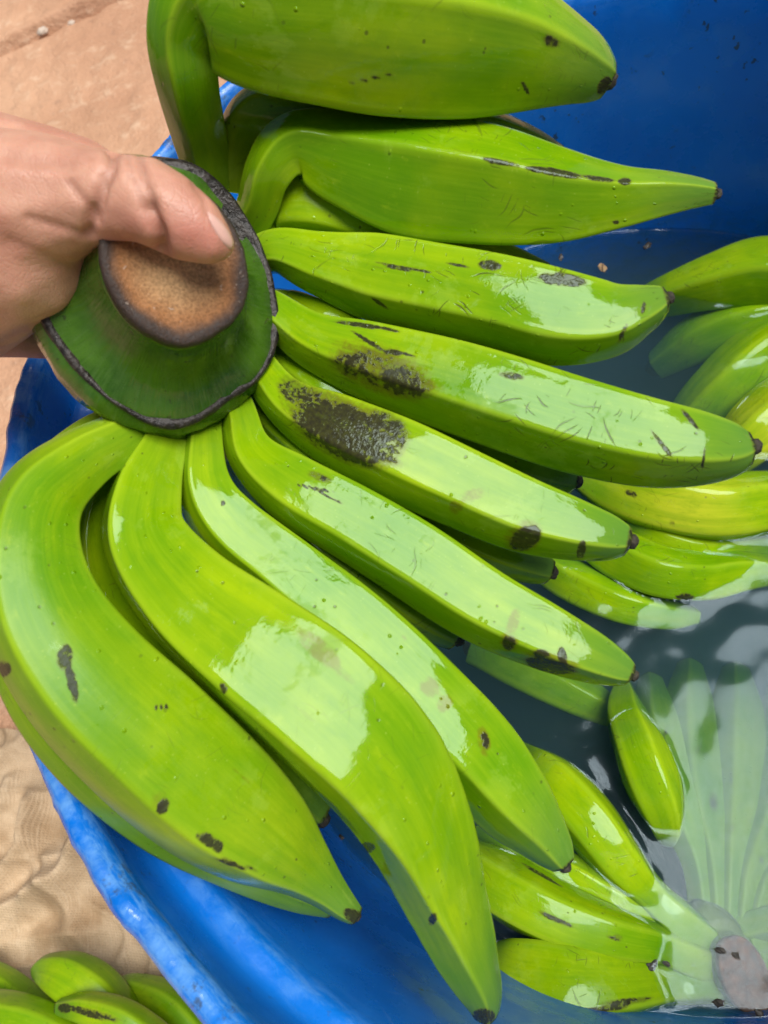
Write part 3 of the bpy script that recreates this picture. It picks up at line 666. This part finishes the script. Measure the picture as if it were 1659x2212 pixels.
# ------------------------------------------------------------------ hand holding the crown
def capsule_chain(bm, pts, sub=10):
    """pts: (Vector, radius); dense overlapping spheres swept along the chain"""
    for (p0, r0), (p1, r1) in zip(pts[:-1], pts[1:]):
        n = max(2, int((p1 - p0).length / 0.0025))
        for k in range(n + 1):
            f = k / n
            bmesh.ops.create_icosphere(bm, subdivisions=2, radius=r0 + (r1 - r0) * f, matrix=Matrix.Translation(p0.lerp(p1, f)))
def hand():
    bm = bmesh.new()
    def ch(lst): capsule_chain(bm, [(P(x, y, d), r * d / FPX) for x, y, d, r in lst])
    # thumb: base joint, knuckle, tip
    ch([(-40, 470, .272, 190), (70, 440, .262, 150), (170, 425, .256, 108), (250, 425, .251, 92), (312, 432, .249, 92), (365, 460, .248, 88), (412, 490, .249, 76), (448, 515, .250, 57), (468, 526, .251, 41)])
    ch([(390, 505, .252, 58), (430, 523, .254, 44)])
    ch([(240, 455, .256, 66), (300, 470, .255, 52)])
    # ball of the thumb and the palm behind it
    ch([(-60, 560, .285, 190), (20, 530, .275, 175), (80, 500, .272, 125)])
    ch([(-120, 600, .300, 200), (-40, 610, .292, 150), (40, 560, .285, 120)])
    # back of the hand, first knuckle and index finger going round behind the crown
    ch([(-260, 420, .315, 170), (-60, 375, .312, 140), (90, 365, .312, 92), (180, 372, .316, 72), (240, 400, .325, 62), (270, 470, .345, 55), (265, 540, .352, 50)])
    ch([(-300, 520, .335, 165), (-90, 520, .340, 130), (40, 520, .352, 75), (130, 560, .362, 60), (190, 620, .364, 52)])
    ch([(-300, 620, .345, 150), (-100, 640, .345, 105), (0, 670, .352, 66), (80, 690, .360, 56), (150, 710, .362, 48)])
    ch([(-300, 690, .345, 130), (-120, 710, .340, 80), (-20, 722, .338, 52), (45, 728, .342, 46), (110, 735, .350, 42)])
    # wrist and forearm leaving to the left
    ch([(-200, 520, .315, 190), (-420, 560, .345, 175), (-640, 620, .385, 185), (-900, 700, .440, 215), (-1150, 790, .50, 240)])
    me = bpy.data.meshes.new('hand'); bm.to_mesh(me); bm.free()
    o = bpy.data.objects.new('hand', me); COL.objects.link(o)
    m = o.modifiers.new('r', 'REMESH'); m.mode = 'VOXEL'; m.voxel_size = 0.0013
    s = o.modifiers.new('s', 'SMOOTH'); s.factor = 0.6; s.iterations = 14
    dg = bpy.context.evaluated_depsgraph_get()
    me2 = bpy.data.meshes.new_from_object(o.evaluated_get(dg))
    o.modifiers.clear(); o.data = me2; bpy.data.meshes.remove(me)
    n = len(me2.vertices)
    co = np.zeros(n * 3); me2.vertices.foreach_get('co', co); co = co.reshape(-1, 3)
    no = np.zeros(n * 3); me2.vertices.foreach_get('normal', no); no = no.reshape(-1, 3)
    px = to_px(co); vd = np.array(CAM_POS) - co; vd /= np.linalg.norm(vd, axis=1)[:, None]
    face = (no * vd).sum(1) > -0.1
    dep = -((co - np.array(CAM_POS)) @ CR)[:, 2]
    near = dep < 0.30
    crease = np.zeros(n)
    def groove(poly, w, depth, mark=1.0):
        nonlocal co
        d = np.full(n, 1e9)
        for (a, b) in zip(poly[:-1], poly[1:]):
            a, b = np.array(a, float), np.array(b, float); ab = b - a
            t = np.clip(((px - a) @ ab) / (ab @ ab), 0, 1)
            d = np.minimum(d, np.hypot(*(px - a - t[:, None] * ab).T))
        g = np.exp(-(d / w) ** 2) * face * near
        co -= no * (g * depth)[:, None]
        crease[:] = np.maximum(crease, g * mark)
    groove([(250, 300), (238, 360), (212, 420), (196, 470), (193, 505)], 15, .0026, .7)       # web fold at the thumb base
    groove([(300, 345), (316, 400), (330, 450), (345, 500), (350, 530)], 12, .0014, .5)       # joint crease
    groove([(275, 340), (290, 390), (305, 430)], 8, .0007, .4)
    groove([(150, 395), (185, 440), (205, 475)], 10, .0010, .4)
    groove([(60, 470), (130, 490), (190, 510)], 9, .0009, .35)
    groove([(20, 520), (80, 545), (130, 570)], 12, .0006, .2)
    groove([(415, 395), (440, 430), (448, 462)], 6, .0006, .3)
    for k in range(4):
        groove([(262 + k * 13, 335 + k * 5), (272 + k * 13, 362 + k * 5), (276 + k * 12, 392 + k * 4)], 4, .0006, .35)
    groove([(318, 450), (340, 500), (350, 545)], 16, .0036, .5)
    groove([(215, 380), (225, 430), (212, 480)], 7, .0008, .4)
    groove([(0, 330), (70, 350), (150, 352)], 16, .0008, .15)
    me2.vertices.foreach_set('co', co.ravel())
    pink = np.exp(-(((px[:, 0] - 430) / 90) ** 2 + ((px[:, 1] - 520) / 55) ** 2)) + 0.6 * np.exp(-(((px[:, 0] - 270) / 80) ** 2 + ((px[:, 1] - 490) / 40) ** 2))
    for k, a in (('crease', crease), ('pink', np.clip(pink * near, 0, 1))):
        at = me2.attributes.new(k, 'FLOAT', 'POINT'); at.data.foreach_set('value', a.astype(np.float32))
    me2.polygons.foreach_set('use_smooth', [True] * len(me2.polygons))
    me2.materials.clear(); me2.materials.append(M_SKIN); me2.update()
    tag(o, 'hand with its thumb pressed on the brown cut crown of the lifted bunch', 'hand')
    # thumb nail, laid on the surface
    bvh = BVHTree.FromPolygons([tuple(v) for v in co], [tuple(p.vertices) for p in me2.polygons])
    up = [(446, 455), (462, 463), (480, 480), (495, 500), (503, 520)]
    lo = [(452, 482), (463, 500), (474, 517), (485, 531), (497, 541)]
    V, Fc, nj = [], [], 9
    for i in range(5):
        for j in range(nj):
            f = j / (nj - 1); x = up[i][0] * (1 - f) + lo[i][0] * f; y = up[i][1] * (1 - f) + lo[i][1] * f
            r = ray(x, y).normalized()
            h = bvh.ray_cast(CAM_POS, r)
            if h[0] is None or (h[0] - CAM_POS).length > 0.30:
                q = CAM_POS + r * 0.254
                h = bvh.find_nearest(q)
            V.append(h[0] + h[1] * (0.0008 - 0.0007 * abs(2 * f - 1) ** 3))
    for i in range(4):
        for j in range(nj - 1): Fc.append((i * nj + j, i * nj + j + 1, (i + 1) * nj + j + 1, (i + 1) * nj + j))
    nl = mesh_obj('thumb_nail', V, Fc, M_NAIL, o)
    md = nl.modifiers.new('t', 'SOLIDIFY'); md.thickness = 0.0006; md.offset = -1
    sb = nl.modifiers.new('s', 'SUBSURF'); sb.levels = 2; sb.render_levels = 2
hand()

# ------------------------------------------------------------------ bunches in the water
LO = dict(rings=110, seg=48, z=True, meniscus=True)
low = empty('plantain_bunch', PZ(1560, 2060, -0.04)[0])
tag(low, 'green plantain bunch floating half sunk, its brown cut crown under water', 'plantains', 'bunches of plantains')
crown(low, PZ(1572, 2092, -0.034)[0], PZ(1612, 2108, -0.010)[0], 0.0150, 0.0250, 1.45, cut_mat=M_CUT_DARK)
F(low, [(1560, 2070, -.040, 92), (1470, 1995, -.020, 90), (1400, 1930, -.014, 84), (1330, 1850, -.004, 116), (1260, 1760, .000, 128), (1195, 1690, -.006, 118), (1140, 1640, -.022, 70), (1115, 1615, -.03, 40)], ridges=(-35, 40, 110, 180, 250), **LO, stains=[(1160, 1700, 12, 16, 30, .6), (1095 + 380, 1870, 4, 4, 0, .6)])
F(low, [(1560, 2080, -.040, 84), (1470, 2028, -.024, 80), (1400, 1985, -.020, 74), (1310, 1930, -.012, 84), (1220, 1880, -.010, 84), (1120, 1830, -.018, 78), (1040, 1800, -.035, 56)], **LO)
F(low, [(1560, 2095, -.040, 100), (1485, 2066, -.022, 94), (1420, 2040, -.014, 92), (1330, 2020, .000, 116), (1220, 1985, .005, 138), (1110, 1930, .004, 146), (1030, 1880, -.006, 130), (970, 1830, -.025, 80)], ridges=(25, 100, 170, 240, 315), **LO, stains=[(1170, 1890, 50, 3, 30, .8), (1200, 1985, 40, 4, 25, .7), (1330, 2025, 20, 5, 10, .6)])
F(low, [(1565, 2115, -.040, 96), (1495, 2118, -.026, 94), (1430, 2118, -.020, 100), (1340, 2125, .002, 124), (1230, 2125, .010, 158), (1130, 2110, .006, 150), (1075, 2090, -.004, 100), (1050, 2075, -.012, 50)], ridges=(60, 130, 190, 250, 320), **LO, stains=[(1300, 2180, 100, 10, -14, .8)])
for i, (x, y, w, zz) in enumerate([(1405, 1470, 100, -.060), (1490, 1440, 106, -.072), (1590, 1450, 112, -.078), (1690, 1490, 112, -.080), (1770, 1600, 114, -.085)]):
    sx, sy = 1530 + i * 22, 1985 + i * 8
    bx = -34 if i < 2 else (10 if i == 2 else 40)
    F(low, [(sx, sy + 80, -.045, 70), (sx + (x - sx) * .18, sy + (y - sy) * .22, -.050, 66), (sx + (x - sx) * .5 + bx * .4, sy + (y - sy) * .5, zz + .008, w), (sx + (x - sx) * .8 + bx * .4, sy + (y - sy) * .8, zz - .012, w), (x, y, zz - .040, w * .5)], ridges=(0, 70, 150, 220, 290), **LO,
      stains=[(sx + (x - sx) * f + random.uniform(-25, 25), sy + (y - sy) * f, random.uniform(4, 12), random.uniform(10, 34), random.uniform(-30, 30), random.uniform(.25, .5)) for f in (random.uniform(.2, .5), random.uniform(.5, .8))])
F(low, [(1590, 2010, -.045, 70), (1680, 1990, -.04, 80), (1780, 1985, -.035, 110), (1880, 2010, -.04, 90)], **LO)

loose = empty('plantain', PZ(1400, 1660, -0.02)[0])
tag(loose, 'single short green plantain breaking the surface alone in open water', 'plantain')
F(loose, [(1345, 1480, -.045, 40), (1352, 1540, -.022, 90), (1380, 1620, .000, 120), (1412, 1705, .000, 122), (1436, 1770, -.010, 90), (1443, 1815, -.026, 40)], ridges=(-30, 40, 115, 190, 260), **LO)

right = empty('plantain_bunch', PZ(1700, 950, -0.05)[0])
tag(right, 'partly sunk plantain bunch with yellowing skins against the tub wall', 'plantains', 'bunches of plantains')
F(right, [(1800, 640, -0.018, 110), (1720, 608, 0.002, 150), (1640, 590, 0.010, 150), (1540, 610, 0.002, 120), (1440, 640, -0.018, 90), (1360, 670, -0.048, 60)], ridges=(10, 80, 150, 220, 290), **LO)
F(right, [(1800, 690, -0.038, 120), (1650, 690, -0.023, 130), (1520, 730, -0.038, 120), (1420, 790, -0.068, 70)], **LO)
F(right, [(1820, 720, -0.038, 120), (1680, 750, -0.023, 150), (1560, 850, -0.038, 150), (1440, 960, -0.068, 80)], **LO)
F(right, [(1830, 820, -0.028, 120), (1730, 860, -0.016, 150), (1640, 930, -0.010, 150), (1570, 1000, -0.023, 100)], mat=M_FRUIT_Y, **LO)
F(right, [(1720, 1080, -0.002, 130), (1640, 1092, -0.002, 152), (1540, 1100, 0.006, 164), (1420, 1082, 0.006, 160), (1320, 1050, -0.002, 130), (1235, 1010, -0.008, 70)], ridges=(30, 100, 170, 240, 320), mat=M_FRUIT_Y, **LO, stains=[(1365, 1065, 14, 6, 10, .8), (1450, 1130, 30, 3, -10, .5)])
F(right, [(1690, 1230, -0.038, 60), (1600, 1235, -0.014, 90), (1520, 1245, -0.008, 112), (1420, 1235, 0.002, 118), (1320, 1190, -0.004, 110), (1230, 1130, -0.008, 80)], ridges=(20, 90, 170, 240, 300), **LO, stains=[(1480, 1290, 20, 8, 0, .8)])
F(right, [(1640, 1180, -0.038, 70), (1540, 1190, -0.014, 84), (1440, 1170, -0.006, 90), (1360, 1130, -0.008, 70)], **LO)
F(right, [(1500, 1330, -0.038, 40), (1430, 1325, -0.022, 80), (1330, 1300, -0.012, 100), (1220, 1250, -0.018, 100), (1130, 1190, -0.038, 70)], **LO)
F(right, [(1360, 1560, -0.058, 40), (1280, 1520, -0.048, 90), (1160, 1460, -0.048, 110), (1030, 1400, -0.058, 90)], **LO)

# ------------------------------------------------------------------ plantains on the ground by the tub
gb = empty('plantain_bunch', PZ(150, 2330, GZ + .02)[0])
tag(gb, 'pale green plantains piled on the sacking outside the tub', 'plantains', 'bunches of plantains')
GB = dict(rings=80, seg=40, mat=M_FRUIT_DULL, z=True)
F(gb, [(330, 2420, -.20, 60), (300, 2300, -.19, 103), (230, 2180, -.17, 120), (160, 2118, -.165, 112), (105, 2095, -.17, 69), (80, 2098, -.175, 34)], ridges=(25, 95, 165, 240, 310), **GB)
F(gb, [(300, 2420, -.20, 52), (130, 2260, -.20, 95), (40, 2170, -.20, 95), (-30, 2120, -.20, 86), (-110, 2080, -.20, 43)], **GB)
F(gb, [(560, 2440, -.20, 52), (470, 2310, -.20, 103), (370, 2190, -.20, 112), (290, 2140, -.20, 69), (248, 2130, -.20, 34)], **GB)
F(gb, [(460, 2420, -.19, 52), (380, 2310, -.15, 95), (280, 2215, -.13, 86), (190, 2180, -.13, 69), (130, 2175, -.14, 34)], **GB, stains=[(200, 2190, 60, 8, 15, .7), (140, 2178, 14, 10, 0, .9)])
F(gb, [(330, 2430, -.19, 52), (190, 2290, -.15, 95), (80, 2215, -.14, 95), (-30, 2190, -.15, 95), (-130, 2180, -.17, 43)], **GB)
crown(gb, PZ(440, 2470, -.215)[0], PZ(460, 2500, -.185)[0], 0.02, 0.032)

# ------------------------------------------------------------------ water
def water():
    RW = R_W + 0.0015
    nr, ns = 132, 720
    V, F_ = [], []
    verts, polys, off = [], [], 0
    for vv, ff in ALL_TREES:
        verts += [tuple(x) for x in vv]; polys += [tuple(k + off for k in f) for f in ff]; off += len(vv)
    bvh = BVHTree.FromPolygons(verts, polys)
    rr = [RW * (k / nr) for k in range(1, nr + 1)]
    def height(x, y, r):
        h = 0.0010 * mnoise.noise((x * 16, y * 16, 0)) + 0.0006 * mnoise.noise((x * 45, y * 45, 4))
        h += 0.0030 * math.exp(-(RW - r) / 0.0035)
        q = bvh.find_nearest(Vector((x, y, 0.0)), 0.022)
        if q[0] is not None:
            h += 0.0026 * math.exp(-q[3] / 0.0042) * max(0.2, 0.95 + 1.2 * mnoise.noise((x * 38, y * 38, 11)))
        return h
    V.append((TC.x, TC.y, height(TC.x, TC.y, 0)))
    for r in rr:
        for s in range(ns):
            a = 2 * math.pi * s / ns; x, y = TC.x + r * math.cos(a), TC.y + r * math.sin(a)
            V.append((x, y, height(x, y, r)))
    for s in range(ns): F_.append((0, 1 + s, 1 + (s + 1) % ns))
    for k in range(nr - 1):
        b = 1 + k * ns
        for s in range(ns):
            s2 = (s + 1) % ns; F_.append((b + s, b + ns + s, b + ns + s2, b + s2))
    top = 1 + (nr - 1) * ns
    base = len(V)
    for (rad_, z_) in ((0.3075, -0.12), (0.2995, -0.222), (0.286, -0.2325)):
        for s in range(ns):
            a = 2 * math.pi * s / ns; V.append((TC.x + rad_ * math.cos(a), TC.y + rad_ * math.sin(a), z_))
    rows = [top, base, base + ns, base + 2 * ns]
    for a_, b_ in zip(rows[:-1], rows[1:]):
        for s in range(ns):
            s2 = (s + 1) % ns; F_.append((a_ + s, b_ + s, b_ + s2, a_ + s2))
    F_.append(tuple(rows[-1] + s for s in range(ns))[::-1])
    o = mesh_obj('water', V, F_, M_WATER)
    tag(o, kind='structure')
water()

# ------------------------------------------------------------------ scraps floating on the water
def scrap(px, py, size, label, mat, zoff=0.001):
    c, t = PZ(px, py, zoff)
    r = size * t / FPX / 2
    bm = bmesh.new(); bmesh.ops.create_icosphere(bm, subdivisions=2, radius=1)
    sd_ = random.random() * 90; ang = random.random() * 6
    for v in bm.verts:
        k = 1 + 0.75 * mnoise.noise(v.co * 2.6 + Vector((sd_, 0, 0)))
        q = Vector((v.co.x * r * k, v.co.y * r * 0.6 * k, v.co.z * r * 0.35 * k)); q.rotate(Matrix.Rotation(ang, 3, 'Z'))
        v.co = q + c
    me = bpy.data.meshes.new('floating_scrap'); bm.to_mesh(me); bm.free(); me.materials.append(mat)
    o = bpy.data.objects.new('floating_scrap', me); COL.objects.link(o)
    tag(o, label, 'scrap', 'scraps floating on the water')
SPOTS = {'tiny dark plant scrap floating by the bare tub wall beyond the lifted bunch': [(1398, 531, 22), (1212, 556, 16)],
         'tiny dark plant scrap floating between the lifted bunch and the tub lip': [(692, 2022, 14), (788, 2024, 26), (735, 1810, 18)],
         'dark plant scrap floating over the sunk crown of the half sunk bunch': [(1408, 2084, 26), (1440, 2082, 16), (1552, 2166, 24), (1640, 2188, 22), (1556, 2052, 20), (1590, 2064, 18), (1382, 2090, 14)]}
for lab, lst in SPOTS.items():
    for x, y, sz in lst: scrap(x, y, sz, lab, M_DEBRIS)
scrap(1302, 578, 24, 'tan plant scrap floating near the waterline of the tub wall', M_DEBRIS_T)
